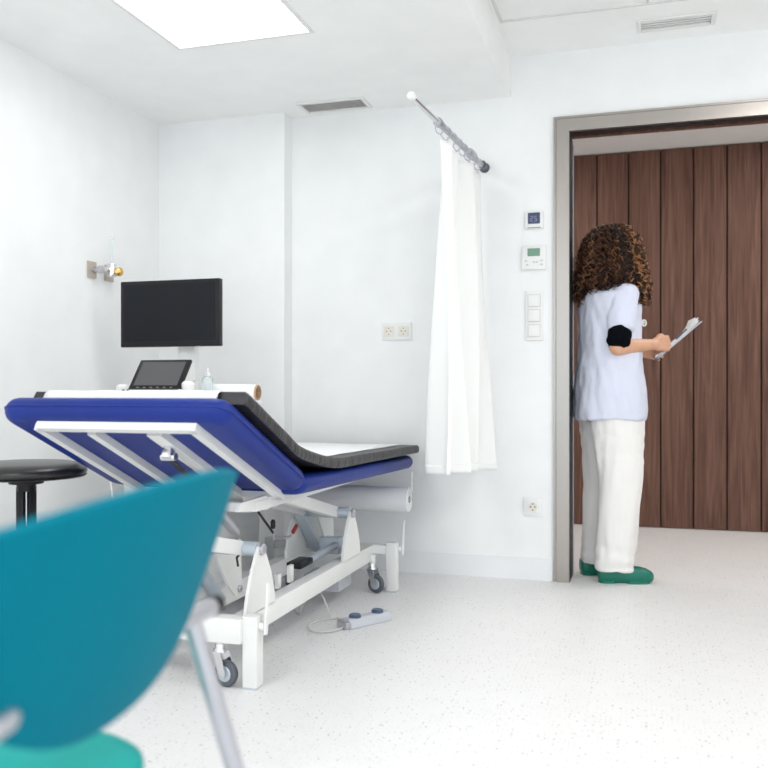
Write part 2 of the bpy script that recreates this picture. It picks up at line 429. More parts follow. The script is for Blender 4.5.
obj('locking_collar', bm, M['zinc'], t)
bm = bmesh.new(); lathe(bm, [(.0, -.006), (.012, -.004), (.017, .006), (.017, .018), (.012, .028), (0, .031)], L_(rb), 18, rd); obj('end_knob', bm, M['whitep'], t)
bm = bmesh.new(); lathe(bm, [(.024, 0), (.024, .006), (.018, .010), (.0165, .04), (.0185, .042), (.0185, .07)], (0, 0, 0), 20, (0, -1, 0)); obj('wall_bracket', bm, M['wheel'], t)

ct = thing('curtain', 'white curtain bunched on the rod and hanging beside the doorway', 'curtain', (-.78, 3.74, .5))
def cpos(s, hfrac):
    """s along rod 0..1 (near..far); hfrac 0 bottom..1 top"""
    k = 1-hfrac
    y = 3.375+(4.065-3.375)*s
    xr = ra.x+(y-WY)*(rb.x-ra.x)/(rb.y-ra.y)
    a = (.028+.030*k)
    ph = s*2*PI*4.0+.6*math.sin(5*s)
    x_ = xr + .005 + .030*k*(s-.35) + a*math.sin(ph+.5*math.sin(3*s+2*k)) + .010*math.sin(ph*2.3+2*k)*k+.014*math.sin(ph*.5+3*k)
    y_ = y + .02*math.sin(ph*1.0+1.3) *k*.8 - .025*k*(1-s)
    zt = 1.886-.012*abs(math.sin(s*PI*7)); zb = .555-.035*s
    return V((x_, y_, zb+(zt-zb)*hfrac))
bm = bmesh.new(); rows = []
for j in range(49): rows.append([cpos(i/220, j/48)-ct.location for i in range(221)])
grid(bm, rows)
o = obj('fabric', bm, M['curtain'], ct, 180)
md = o.modifiers.new('s', 'SOLIDIFY'); md.thickness = .0015
bm = bmesh.new(); rows = []
for hz in (.0, .10):
    pass
for j in range(4):
    hf = .0+j*.028/3
    rows.append([cpos(i/220, hf)-ct.location+V((.0022, -.001, 0)) for i in range(221)])
grid(bm, rows); o = obj('bottom_hem', bm, M['curtain'], ct, 180); md = o.modifiers.new('s', 'SOLIDIFY'); md.thickness = .003
nr = 8
for k in range(nr):
    s = (k+.2)/nr; p = cpos(s, 1.0); y = p.y
    xr = ra.x+(y-WY)*(rb.x-ra.x)/(rb.y-ra.y)
    c = V((xr, y, 1.936)); bm = bmesh.new()
    tube(bm, [c-ct.location+V((math.cos(a)*.020, .004*math.sin(a*2), math.sin(a)*.026)) for a in [2*PI*q/18 for q in range(18)]], .0022, 6, closed=True)
    tube(bm, [V((xr, y, 1.908))-ct.location, V((p.x, p.y, 1.872))-ct.location], .0022, 6)
    obj('ring', bm, M['zinc'], ct)

# ------------------------------------------------------------------ examination bed
BX, BY = -1.40, 2.95
bed = thing('examination_bed', 'blue padded examination bed with raised headrest and white lifting frame', 'examination bed', (BX, BY, 0))
def W(x, y, z): return V((x-BX, y-BY, z))
# --- base frame
def pad_slab(bm, cx, cy, w, l, t, rnd, edge, top_bulge=.0, nseg=64):
    """upholstered slab lying in xy, z 0..t, rounded plan corners (rnd) and rounded edge"""
    def outline(off):
        pts = []
        hw, hl = w/2-off, l/2-off; r = max(.004, rnd-off)
        for q, (sx, sy) in enumerate(((1, 1), (-1, 1), (-1, -1), (1, -1))):
            for k in range(nseg//4):
                a = (q+k/(nseg//4-1))*PI/2
                pts.append((cx+sx*(hw-r)+r*math.cos(a), cy+sy*(hl-r)+r*math.sin(a)))
        return pts
    rings = []
    for k in range(0, 9):
        a = -PI/2+PI*k/8
        rings.append([(p[0], p[1], t/2+(t/2)*math.sin(a)) for p in outline(edge*(1-math.cos(a)))])
    R = [[bm.verts.new(p) for p in r] for r in rings]; n = len(R[0])
    for a, b in zip(R, R[1:]):
        for k in range(n): bm.faces.new((a[k], a[(k+1) % n], b[(k+1) % n], b[k]))
    # top and bottom inner rings
    for ring, z, up in ((R[0], 0, 0), (R[-1], t, 1)):
        prev = ring
        for f in (.85, .5):
            nr_ = [bm.verts.new((cx+(v.co.x-cx)*f, cy+(v.co.y-cy)*f, z+(top_bulge*(1-f*f) if up else 0))) for v in ring]
            for k in range(n): bm.faces.new((prev[k], prev[(k+1) % n], nr_[(k+1) % n], nr_[k]))
            prev = nr_
        bm.faces.new(prev)

bm = bmesh.new()
for xx in (-1.185, -1.43): obj('base_rail', B(W(xx, 3.03, .172), (.05, 1.30, .068), bev=.004), M['metalw'], bed)
bm.free()
bm = bmesh.new(); box(bm, W(-1.41, 2.375, .172), (.515, .055, .075), bev=.006)
obj('base_crossbeam', bm, M['metalw'], bed)
obj('base_crossbeam', B(W(-1.37, 3.70, .185), (.54, .040, .040), bev=.006), M['metalw'], bed)
legs = [(-1.130, 2.385, 0), (-1.68, 2.385, 0), (-1.078, 3.70, 0), (-1.66, 3.70, 0)]
for (x, y, z) in legs:
    l = obj('leg', B(W(x, y, .111), (.047, .050, .212), bev=.005), M['metalw'], bed)
    obj('rubber_foot', B(W(x, y, .004), (.043, .046, .008)), M['metalgrey'], l, 0)
    if x > -1.2:
        bm = bmesh.new(); c = W(x+.036, y+(.0 if y < 3 else .02), .19)
        box(bm, c+V((.006, .010, .045)), (.006, .020, .150), rot=RX(-.16), bev=.002); lathe(bm, [(.012, 0), (.012, .014)], c-V((.012, 0, .005)), 14, (1, 0, 0))
        obj('brake_lever', bm, M['whitep'], l)
def caster(x, y, a, topz):
    ct_ = bpy.data.objects.new('caster', None); C.objects.link(ct_); ct_.parent = bed; ct_.location = W(x, y, 0)
    d = V((math.cos(a), math.sin(a), 0)); s = V((-d.y, d.x, 0)); c = V((0, 0, .040))+d*.022
    bm = bmesh.new(); lathe(bm, [(.012, .02), (.036, .022), (.040, .014), (.0405, 0), (.040, -.014), (.036, -.022) , (.012, -.02)][::-1] and [(.0, -.011), (.030, -.011), (.037, -.010), (.040, -.005), (.040, .005), (.037, .010), (.030, .011), (0, .011)], c, 28, s)
    obj('tyre', bm, M['wheel'], ct_)
    bm = bmesh.new()
    for q in (-1, 1): lathe(bm, [(.0, .0), (.024, 0), (.022, .002), (.008, .0025), (.006, .008), (0, .008)], c+s*q*.011, 24, s*q)
    obj('wheel_hub', bm, M['metalgrey'], ct_)
    bm = bmesh.new()
    for q in (-1, 1):
        o0 = s*q*.0215
        f = [c+o0+d*.010-V((0, 0, .010)), c+o0+d*.012+V((0, 0, .008)), V((0, 0, .105))+o0*.9+d*.016, V((0, 0, .105))+o0*.9-d*.016, c+o0-d*.012+V((0, 0, .0))]
        loft(bm, [[p-s*.0012 for p in f], [p+s*.0012 for p in f]])
    lathe(bm, [(.021, 0), (.021, .006), (.016, .012), (.016, .03)], (0, 0, .102), 18)
    obj('fork', bm, M['chrome'], ct_)
    bm = bmesh.new(); lathe(bm, [(.016, 0), (.016, topz-.125)], (0, 0, .125), 16); obj('stem', bm, M['metalw'], ct_)
caster(-1.232, 2.375, -.2, .14); caster(-1.16, 3.66, -.3, .165); caster(-1.56, 2.40, 2.4, .14); caster(-1.56, 3.66, 2.0, .165)
# --- fins and linkage
def fin(x, y, zb, zt, hw, name='gusset_plate', m='metalw'):
    pts = []
    n = 10
    for k in range(n+1):
        f = k/n; pts.append((y-BY-hw+(hw-.016)*(f**1.6), zb+(zt-zb)*f))
    for k in range(n+1):
        f = 1-k/n; pts.append((y-BY+hw-(hw-.016)*(f**1.6), zb+(zt-zb)*f))
    bm = bmesh.new(); prism(bm, pts, 'x', x-BX-.005, x-BX+.005)
    obj(name, bm, M[m], bed, 30)
    return
for x in (-1.165, -1.41):
    fin(x, 2.51, .20, .40, .108); fin(x, 3.39, .20, .395, .108)
for y, z in ((2.51, .39), (3.39, .385)):
    obj('cross_tube', T([W(-1.172, y, z), W(-1.405, y, z)], .023, 20), M['metalgrey'], bed)
    bm = bmesh.new(); lathe(bm, [(.0, .012), (.014, .012), (.019, .008), (.019, 0)][::-1], W(-1.160, y, z), 20, (1, 0, 0)); obj('pivot_cap', bm, M['zinc'], bed)
# lifting arms (from the cross tubes up towards the head end)
for y, z, y2, z2 in ((3.39, .385, 2.86, .512), (2.51, .39, 1.98, .515)):
    for x in (-1.237, -1.375):
        bm = bmesh.new(); d = V((0, y2-y, z2-z)); ang = math.atan2(d.z, d.y)
        if y < 3: d = d*.62
        box(bm, W(x, y, z)+d*.5, (.038, d.length, .045), rot=RX(math.atan(d.z/d.y)), bev=.004)
        obj('lifting_arm', bm, M['metalw'], bed)
    if y > 3:
        bm = bmesh.new(); lathe(bm, [(.019, 0), (.019, .008), (.012, .012), (0, .012)], W(-1.217, y2, z2), 18, (1, 0, 0)); obj('pivot_cap', bm, M['zinc'], bed)
# hanging crank plates with channel edges
for dy in (0, .91):
    x = -1.33
    pts = [(2.50+dy-BY, .385), (2.70+dy-BY, .385), (2.712+dy-BY, .215), (2.695+dy-BY, .195), (2.665+dy-BY, .197), (2.615+dy-BY, .24), (2.56+dy-BY, .31)]
    bm = bmesh.new(); prism(bm, pts, 'x', x-BX-.005, x-BX+.005); cp = obj('crank_plate', bm, M['metalw'], bed, 0)
    bm = bmesh.new(); a, b = W(x-.045, 2.44+dy, .375), W(x-.045, 2.64+dy, .19); d = b-a
    box(bm, (a+b)/2, (.05, d.length, .012), rot=RX(math.atan2(d.z, d.y)), bev=.002); obj('crank_channel', bm, M['metalgrey'], bed)
    bm = bmesh.new(); lathe(bm, [(.012, 0), (.012, .006), (.006, .010), (0, .010)], W(x+.006, 2.688+dy, .217), 16, (1, 0, 0)); obj('bolt', bm, M['zinc'], cp)
# motor block between rails
bm = bmesh.new(); box(bm, W(-1.30, 3.52, .225), (.09, .06, .07), bev=.006); obj('lift_motor', bm, M['metalgrey'], bed)
bm = bmesh.new(); box(bm, W(-1.30, 3.48, .085), (.16, .16, .065), bev=.006); obj('control_box', bm, M['pedal'], bed)
bm = bmesh.new(); tube(bm, [W(-1.27, 3.48, .23), W(-1.27, 3.10, .22)], .016, 16); obj('lift_actuator', bm, M['metalgrey'], bed)
obj('black_clamp', B(W(-1.28, 2.74, .215), (.045, .03, .03), bev=.006), M['blackgloss'], bed)
obj('black_clamp', B(W(-1.28, 3.12, .225), (.06, .13, .025), bev=.006), M['blackgloss'], bed)
obj('cable_bracket', B(W(-1.24, 2.93, .225), (.012, .035, .06)), M['metalw'], bed, 0)
obj('cable_bracket', B(W(-1.24, 2.82, .220), (.012, .03, .05)), M['metalw'], bed, 0)
obj('red_grip', B(W(-1.36, 3.26, .33), (.012, .05, .014), rot=RX(.5), bev=.003), M['red'], bed)
# upper carrying frame
bm = bmesh.new()
for x in (-1.20, -1.60): box(bm, W(x, 3.17, .520), (.036, 1.30, .032), bev=.003)
for y in (2.53, 2.85, 3.40, 3.80): box(bm, W(-1.40, y, .518), (.40, .036, .030), bev=.003)
obj('seat_frame', bm, M['metalw'], bed)
# sub frame sloping below the head section
for x in (-1.19, -1.61):
    bm = bmesh.new(); prism(bm, [(2.40-BY, .520), (2.62-BY, .500), (2.68-BY, .530), (2.60-BY, .548), (2.42-BY, .545)], 'x', x-.005-BX, x+.005-BX)
    obj('hinge_bracket', bm, M['metalw'], bed)
# side release lever with black grip, black gas rod
bm = bmesh.new(); tube(bm, [W(-1.34, 2.82, .49), W(-1.33, 2.98, .36)], .0045, 8); obj('release_rod', bm, M['black'], bed)
bm = bmesh.new(); tube(bm, [W(-1.33, 2.98, .39), W(-1.33, 2.985, .335), W(-1.30, 3.08, .333)], .004, 8); lv = obj('release_lever', bm, M['zinc'], bed)
bm = bmesh.new(); lathe(bm, [(.006, 0), (.009, .006), (.009, .028), (.005, .034)], W(-1.33, 2.98, .375), 12); obj('lever_grip', bm, M['black'], lv)
bm = bmesh.new(); tube(bm, [W(-1.20, 2.62, .37), W(-1.26, 2.62, .375), W(-1.29, 2.60, .34), W(-1.29, 2.61, .31)], .004, 8); obj('hose', bm, M['black'], bed)
# --- pads
HINGE = (2.635, .553); HA = math.radians(24.2)
def headm(p):
    """head-section local (x world, s along the section from hinge to head, n normal) -> bed local"""
    x, s, n = p
    return W(x, HINGE[0]-s*math.cos(HA)+n*math.sin(HA), HINGE[1]+s*math.sin(HA)+n*math.cos(HA))
bm = bmesh.new(); pad_slab(bm, -.020, .318, .725, .636, .072, .055, .036, top_bulge=.006)
for v in bm.verts:
    # slight upholstery dishing towards the welt
    v.co = headm((BX+v.co.x, v.co.y, v.co.z))
hp = obj('head_pad', bm, M['blue'], bed, 60)
# welt seam round the head pad
bm = bmesh.new()
pts = []
for q, (sx, sy) in enumerate(((1, 1), (-1, 1), (-1, -1), (1, -1))):
    for k in range(9):
        a = (q+k/8)*PI/2; r = .055
        pts.append(headm((BX-.020+sx*(.3625-r)+r*math.cos(a), .318+sy*(.318-r)+r*math.sin(a), .036)))
tube(bm, pts, .0028, 6, closed=True); obj('welt', bm, M['blue'], hp)
bm = bmesh.new(); pad_slab(bm, 0, .70, .68, 1.42, .062, .05, .030)
for v in bm.verts:
    yy = 2.615+v.co.y; zz = v.co.z+.548-.030*(yy-2.62)/1.4
    zz += .0025*math.sin(yy*23+v.co.x*9)*(1 if v.co.z < .03 else 0)
    v.co = W(BX+v.co.x, yy, zz)
obj('foot_pad', bm, M['blue'], bed, 60)
# white steel frame under the head section
bm = bmesh.new()
def hbar(xa, sa, xb, sb, w=.026, t=.022):
    a, b = V((xa, sa, 0)), V((xb, sb, 0)); d = (b-a); L = d.length; c = (a+b)/2
    ang = math.atan2(d.y, d.x)
    vs = box(bm, (0, 0, 0), (L, w, t)); R_ = RZ(ang)
    for v in vs:
        p = R_ @ v.co; v.co = headm((c.x+p.x, c.y+p.y, -.011+p.z))
hbar(-1.655, .595, -1.150, .595); hbar(-1.655, .0, -1.655, .595); hbar(-1.148, .0, -1.163, .595)
hbar(-1.50, .0, -1.50, .562); hbar(-1.655, .01, -1.135, .01)
hbar(-1.30, .0, -1.30, .562, w=.045)
obj('head_frame', bm, M['metalw'], bed, 0)
# head actuator
c0 = headm((-1.30, .47, -.03)); c1 = headm((-1.295, .40, -.065)); e = W(-1.29, 2.60, .42)
bm = bmesh.new(); box(bm, c0, (.028, .03, .05), rot=RX(-.4), bev=.004); lathe(bm, [(.012, -.022), (.012, .022)], c0-V((0, 0, .018)), 14, (1, 0, 0)); obj('actuator_clevis', bm, M['chrome'], bed)
d = (e-c0)
bm = bmesh.new(); tube(bm, [c0-V((0, 0, .02)), c0+d*.42], .008, 12); obj('piston_rod', bm, M['black'], bed)
bm = bmesh.new(); tube(bm, [c0+d*.36, c0+d*.40, c0+d*.95, e], [.010, .017, .017, .012], 16); obj('gas_cylinder', bm, M['zinc'], bed)
bm = bmesh.new(); tube(bm, [c0+V((.01, .01, -.015)), headm((-1.29, .15, -.03))], .0025, 6); obj('bowden_cable', bm, M['chrome'], bed)

# --- black mat on the pads and white paper cover
def mat_path(n=80):
    hx_ = .082
    P = []
    # (y,z) of the underside of the mat from the head end to the foot end
    s0 = .645
    def hd(s, nn): return (HINGE[0]-s*math.cos(HA)+nn*math.sin(HA), HINGE[1]+s*math.sin(HA)+nn*math.cos(HA))
    P.append(hd(.555, .077)); P.append(hd(.52, .080)); P.append(hd(.40, .080)); P.append(hd(.25, .080)); P.append(hd(.11, .083))
    P += [(2.80, .627), (2.95, .611), (3.2, .606), (3.6, .598), (4.04, .590)]
    # Catmull-Rom
    out = []
    Q = [P[0]]+P+[P[-1]]
    for i in range(1, len(Q)-2):
        p0, p1, p2, p3 = [V((*q, 0)) for q in Q[i-1:i+3]]
        for k in range(10):
            t_ = k/10
            out.append(.5*((2*p1)+(-p0+p2)*t_+(2*p0-5*p1+4*p2-p3)*t_*t_+(-p0+3*p1-3*p2+p3)*t_**3))
    out.append(V((*P[-1], 0)))
    return out
path = mat_path()
def offs(path, d):
    r = []
    for i, p in enumerate(path):
        a = path[max(0, i-1)]; b = path[min(len(path)-1, i+1)]; t_ = (b-a).normalized(); n_ = V((-t_.y, t_.x, 0))
        r.append(p+n_*d)
    return r
TH = .036
def mat_sheet(path, xa, xb, lo, hi, rnd, wr=0.):
    bm = bmesh.new(); rings = []
    a0, a1 = offs(path, lo), offs(path, hi)
    for i in range(len(path)):
        p, q = a0[i], a1[i]; m_ = (p+q)/2
        w_ = wr*noise.noise(V((p.x*38, p.y*38, 0)))
        rings.append([W(xa+rnd, p.x, p.y), W(xb-rnd, p.x, p.y), W(xb+w_, p.x*.75+q.x*.25, p.y*.75+q.y*.25), W(xb+w_*1.4, m_.x, m_.y), W(xb+w_, p.x*.25+q.x*.75, p.y*.25+q.y*.75),
                      W(xb-rnd, q.x, q.y), W(xa+rnd, q.x, q.y), W(xa, m_.x, m_.y)])
    loft(bm, rings); return bm
bmat_ = obj('mat', mat_sheet(path, -1.735, -1.045, 0, TH, .006, .004), M['blackmat'], bed, 50)
bm = bmesh.new()
pp = offs(path, TH+.0015)
first = pp[0]
ext = [first+V((-.030, -.026, 0)), first+V((-.016, -.006, 0))]
allp = ext+pp[:-1]
rows = []
for p in allp:
    rows.append([W(-1.685+i*(.56/14), p.x, p.y+.002*noise.noise(V((i*.9, p.x*7, 3)))) for i in range(15)])
grid(bm, rows); o = obj('paper_cover', bm, M['paper'], bed, 180); md = o.modifiers.new('s', 'SOLIDIFY'); md.thickness = .002; md.offset = 1
# --- paper roll under the foot end
rl = bpy.data.objects.new('paper_roll', None); C.objects.link(rl); rl.parent = bed; rl.location = W(-1.34, 3.88, .385)
bm = bmesh.new()
prof = [(.016, -.29), (.056, -.29), (.057, -.285), (.057, .285), (.056, .29), (.016, .29), (.016, -.29)]
lathe(bm, prof, (0, 0, 0), 40, (1, 0, 0), cap=False); obj('paper', bm, M['paper'], rl)
bm = bmesh.new(); lathe(bm, [(.0165, -.291), (.0165, .291), (.013, .291), (.013, .25), (0, .25)], (0, 0, 0), 24, (1, 0, 0)); obj('core', bm, M['zinc'], rl)
bm = bmesh.new(); box(bm, (-.31, 0, .06), (.012, .03, .15)); box(bm, (.302, 0, .075), (.006, .02, .10)); tube(bm, [(-.31, 0, 0), (.305, 0, 0)], .006, 8); box(bm, (.303, 0, .01), (.004, .016, .05))
obj('roll_holder', bm, M['metalw'], rl)

# ------------------------------------------------------------------ foot switch and its cable
a, b = V((-1.085, 3.075, 0)), V((-.968, 3.257, 0)); c = (a+b)/2; ang = math.atan2(b.y-a.y, b.x-a.x)
fs = thing('foot_switch', 'grey foot switch with two dark blue buttons on the floor', 'foot switch', c, ang)
bm = bmesh.new(); L = .205
prism(bm, [(-.036, 0), (.036, 0), (.036, .014), (.020, .034), (-.020, .034), (-.036, .014)], 'x', -L/2, L/2)
bmesh.ops.bevel(bm, geom=list(bm.edges), offset=.003, segments=2, affect='EDGES'); obj('housing', bm, M['pedal'], fs)
obj('end_cap', B((-L/2-.008, 0, .014), (.022, .06, .026), bev=.006), M['zinc'], fs)
for s in (-.055, .055):
    bm = bmesh.new(); lathe(bm, [(.023, 0), (.023, .008), (.019, .012), (0, .012)], (s, 0, .033), 24); obj('button', bm, M['button'], fs)
R_ = fs.rotation_euler.to_matrix(); 
def FL(p): return RZ(-ang) @ (V(p)-c)
pts = []
for q in range(36):
    a_ = .1+(2*PI+1.7)*q/35
    pts.append((-1.150+.068*math.cos(a_), 3.078+.098*math.sin(a_), .0045+.004*q/35))
end = pts[-1]
arc = [(-1.082, 3.076, .014)]+pts[2:]
wire = [FL(p) for p in arc]
arch = [(-1.195, 3.18, .055), (-1.215, 3.19, .088), (-1.25, 3.20, .100), (-1.28, 3.19, .075), (-1.30, 3.18, .03), (-1.31, 3.19, .006), (-1.36, 3.25, .006)]
wire += [FL(p) for p in arch]
# smooth the wire
def smooth(pts, k=6):
    Q = [pts[0]]+pts+[pts[-1]]; out = []
    for i in range(1, len(Q)-2):
        p0, p1, p2, p3 = Q[i-1:i+3]
        for j in range(k):
            t_ = j/k; out.append(.5*((2*p1)+(-p0+p2)*t_+(2*p0-5*p1+4*p2-p3)*t_*t_+(-p0+3*p1-3*p2+p3)*t_**3))
    out.append(pts[-1]); return out
obj('cable', T(smooth(wire, 3), .0032, 8), M['cable'], fs)

# ------------------------------------------------------------------ ultrasound machine behind the bed
um = thing('ultrasound_machine', 'white ultrasound machine with dark monitor standing behind the bed', 'ultrasound machine', (-1.95, 3.40, 0))
UX, UY = -1.95, 3.40
def U(x, y, z): return V((x-UX, y-UY, z))
def rounded_plan(cx, cy, w, l, r, n=8):
    pts = []
    for q, (sx, sy) in enumerate(((1, 1), (-1, 1), (-1, -1), (1, -1))):
        for k in range(n):
            a_ = (q+k/(n-1))*PI/2; pts.append((cx+sx*(w/2-r)+r*math.cos(a_), cy+sy*(l/2-r)+r*math.sin(a_)))
    return pts
def rbody(rings):
    bm = bmesh.new(); loft(bm, [[(*p, z) for p in rounded_plan(cx, cy, w, l, r)] for (cx, cy, w, l, r, z) in rings]); return bm
obj('base', rbody([(.04, .0, .50, .40, .15, .055), (.04, .0, .56, .46, .18, .075), (.04, .0, .56, .46, .18, .11), (.04, .0, .50, .40, .15, .15)]), M['metalw'], um, 50)
obj('body', rbody([(.045, .02, .50, .40, .10, .14), (.045, .02, .52, .40, .10, .30), (.03, .02, .50, .40, .10, .50), (0, .02, .42, .36, .06, .56), (0, .02, .40, .36, .06, .70)]), M['metalw'], um, 50)
obj('console', rbody([(0, -.04, .44, .44, .05, .70), (0, -.05, .50, .50, .06, .74), (0, -.05, .50, .50, .06, .80), (0, -.05, .47, .47, .05, .82)]), M['whitep'], um, 50)
for sx in (-1, 1):
    for sy in (-1, 1):
        bm = bmesh.new(); lathe(bm, [(.0, -.012), (.034, -.012), (.040, -.006), (.040, .006), (.034, .012), (0, .012)], (.04+sx*.20, sy*.15, .04), 22, (1, .2, 0)); obj('wheel', bm, M['wheel'], um)
bm = bmesh.new(); box(bm, (-.01, .10, .90), (.075, .05, .18), bev=.01); box(bm, (-.01, .075, 1.08), (.085, .045, .30), bev=.01); obj('monitor_arm', bm, M['whitep'], um)
# monitor
mh, mw = .292, .488
mn = obj('monitor', B(U(-2.005, 3.40, 1.226), (mw, .032, mh), bev=.004), M['blackgloss'], um)
obj('screen', B(U(-2.005, 3.3835, 1.230), (mw-.035, .002, mh-.040)), M['screen'], mn, 0)
bm = bmesh.new(); lathe(bm, [(.006, -.001), (.006, .004)], U(-1.86, 3.386, 1.080), 10, (0, 0, -1)); obj('power_button', bm, M['greybtn'], mn)
bm = bmesh.new(); box(bm, (-.06, .03, 1.228), (.20, .04, .16), bev=.012); obj('monitor_mount', bm, M['whitep'], um)
# touch panel tilted back
tr = RX(math.radians(-38)); tc_ = U(-1.868, 3.085, .946)
tp = obj('touch_panel', B(tc_, (.232, .014, .160), rot=tr, bev=.004), M['blackgloss'], um)
nrm = tr @ V((0, -1, 0))
obj('touch_screen', B(tc_+nrm*.0078+tr @ V((0, 0, .006)), (.196, .001, .120), rot=tr), M['screengrey'], tp, 0)
bm = bmesh.new()
for k in range(6): box(bm, tc_+nrm*.0078+tr @ V((-.075+k*.03, 0, -.064)), (.012, .001, .004), rot=tr)
obj('touch_keys', bm, M['steel_edge'], tp, 0)
bm = bmesh.new(); box(bm, U(-1.868, 3.15, .865), (.09, .05, .10), rot=RX(.4), bev=.01); box(bm, U(-1.868, 3.10, .845), (.26, .16, .06), rot=RX(-.3), bev=.015); obj('touch_panel_foot', bm, M['whitep'], um)
for px_, pz in ((-2.03, .0), (-1.735, .012)):
    bm = bmesh.new(); lathe(bm, [(.012, 0), (.018, .01), (.020, .045), (.026, .06), (.026, .078), (.016, .088), (0, .09)], U(px_, 3.07, .825+pz), 18); obj('probe', bm, M['whitep'], um)
    bm = bmesh.new(); box(bm, U(px_+.045, 3.06, .86), (.05, .03, .05), bev=.008); obj('probe_holder', bm, M['whitep'], um)
for k, x in enumerate((-1.995, -1.975)):
    bm = bmesh.new(); lathe(bm, [(.005, 0), (.006, .012), (0, .016)], U(x, 3.02, .878), 10); obj('control_knob', bm, M['blackgloss'], um)
obj('side_shelf', B(U(-1.68, 3.27, .842), (.27, .17, .014), bev=.004), M['whitep'], um)
# cable hanging at the side
obj('power_cord', T(smooth([U(-2.10, 3.14, .73), U(-2.12, 3.10, .62), U(-2.105, 3.10, .50), U(-2.09, 3.11, .40), U(-2.06, 3.15, .30)], 6), .004, 8), M['whitep'], um)
# gel bottle and paper roll on the side shelf
gb = thing('gel_bottle', 'clear plastic gel bottle beside the touch panel', 'bottle', (-1.735, 3.23, .849))
bm = bmesh.new(); lathe(bm, [(.020, 0), (.023, .004), (.023, .085), (.012, .098), (0, .098)], (0, 0, 0), 22); obj('bottle_body', bm, M['clear'], gb)
bm = bmesh.new(); lathe(bm, [(.011, .099), (.011, .112), (.005, .114), (.004, .130), (0, .131)], (0, 0, 0), 16); obj('bottle_cap', bm, M['whitep'], gb)
pr = thing('paper_roll', 'white paper roll with cardboard core lying behind the raised headrest', 'paper roll', (-1.67, 3.31, .882))
bm = bmesh.new(); lathe(bm, [(.028, -.12), (.033, -.12), (.033, .12), (.028, .12), (.028, -.12)], (0, 0, 0), 30, (1, 0, -.02), cap=False); obj('paper', bm, M['paper'], pr)
bm = bmesh.new(); lathe(bm, [(.0275, -.11), (.0322, .119), (.0322, .126), (.027, .127), (.025, -.11), (.0275, -.11)], (0, 0, 0), 30, (1, 0, -.02), cap=False); obj('cardboard_core', bm, M['cardboard'], pr)

# ------------------------------------------------------------------ stool
st = thing('stool', 'round black padded stool left of the blue bed', 'stool', (-1.975, 2.43, 0))
bm = bmesh.new(); lathe(bm, [(0, .600), (.15, .600), (.178, .603), (.190, .611), (.193, .621), (.188, .632), (.172, .644), (.14, .650), (0, .653)], (0, 0, 0), 56)
s = obj('seat', bm, mat('black_leather', (.020, .017, .018), .30, bump=.05, bscale=30), st, 60)
bm = bmesh.new(); lathe(bm, [(.186, .602), (.192, .607), (.186, .612)], (0, 0, 0), 56); obj('seat_piping', bm, M['blackgloss'], s)
bm = bmesh.new(); lathe(bm, [(.055, .580), (.06, .6005), (0, .6005)], (0, 0, 0), 24)
obj('seat_plate', bm, M['blackgloss'], st)
bm = bmesh.new(); lathe(bm, [(.014, .18), (.014, .575)], (0, 0, 0), 20); obj('gas_lift', bm, M['chrome'], st)
bm = bmesh.new()
for a_ in (.9, 2.2, 3.6, 4.8, -.3):
    p = V((math.cos(a_)*.024, math.sin(a_)*.024, 0)); box(bm, p+V((0, 0, .37)), (.014, .018, .40), rot=RZ(a_), bev=.002)
lathe(bm, [(.030, .10), (.030, .22), (.024, .24)], (0, 0, 0), 24); lathe(bm, [(.031, .555), (.031, .58)], (0, 0, 0), 24)
obj('post', bm, M['blackgloss'], st)
for k in range(5):
    a_ = .4+k*2*PI/5; d = V((math.cos(a_), math.sin(a_), 0))
    bm = bmesh.new(); tube(bm, [d*.02+V((0, 0, .12)), d*.15+V((0, 0, .10)), d*.25+V((0, 0, .075))], [.022, .018, .014], 12); l = obj('leg', bm, M['blackgloss'], st)
    bm = bmesh.new(); lathe(bm, [(.0, -.018), (.020, -.018), (.025, -.012), (.025, .012), (.020, .018), (0, .018)], d*.25+V((0, 0, .0255)), 18, (-d.y, d.x, 0)); tube(bm, [d*.25+V((0, 0, .03)), d*.25+V((0, 0, .075))], .008, 8)
    obj('caster', bm, M['black'], l)

# ------------------------------------------------------------------ teal chair in the foreground
CY = .793
CR = V((-.70, CY, 0)); CA = .115
ch = thing('chair', 'teal plastic visitor chair with grey tube legs in the foreground', 'chair', CR, CA)
def K(x, y, z): return RZ(-CA) @ (V((x, y, z))-CR)      # room coordinates to the chair's own
HW, ZB, ZT = .36, .549, .763
def lowz(hw): return ZB+(ZT-ZB)*(abs(hw)/HW)**2.285
def topz(hw): return ZT+.037*(1-(hw/HW)**2)
def shell(hw, z):
    f = max(0, (z-ZB)/(ZT-ZB))
    return V((.1728+.076*f**.8-.089*(hw/HW)**2*(1.15-.2*f), hw-.029, z))
bm = bmesh.new(); rows = []
NU, NV = 56, 26
for j in range(NV+1):
    r = []
    for i in range(NU+1):
        u_ = math.sin((i/NU-.5)*PI)      # crowd columns near the tips
        hw = HW*u_
        zl = lowz(hw) ; zt_ = topz(hw)
        if zt_-zl < .012: zl = zt_-.012
        r.append(shell(hw, zl+(zt_-zl)*j/NV))
    rows.append(r)
grid(bm, rows)
o = obj('backrest', bm, M['teal'], ch, 180)
bake(o, [('SOLIDIFY', dict(thickness=.012, offset=-1)), ('BEVEL', dict(width=.004, segments=3, limit_method='ANGLE')),])
bm = bmesh.new()
rings = []
for (z, k) in ((.395, .90), (.400, .965), (.41, 1), (.422, 1), (.428, .97), (.430, .90), (.426, .5)):
    r = []
    for i in range(48):
        a_ = 2*PI*i/48; c_, s_ = math.cos(a_), math.sin(a_)
        r.append(V((-.119+.25*k*math.copysign(abs(c_)**.62, c_), .015+.23*k*math.copysign(abs(s_)**.62, s_), z)))
    rings.append(r)
loft(bm, rings); obj('seat', bm, M['tealseat'], ch, 60)
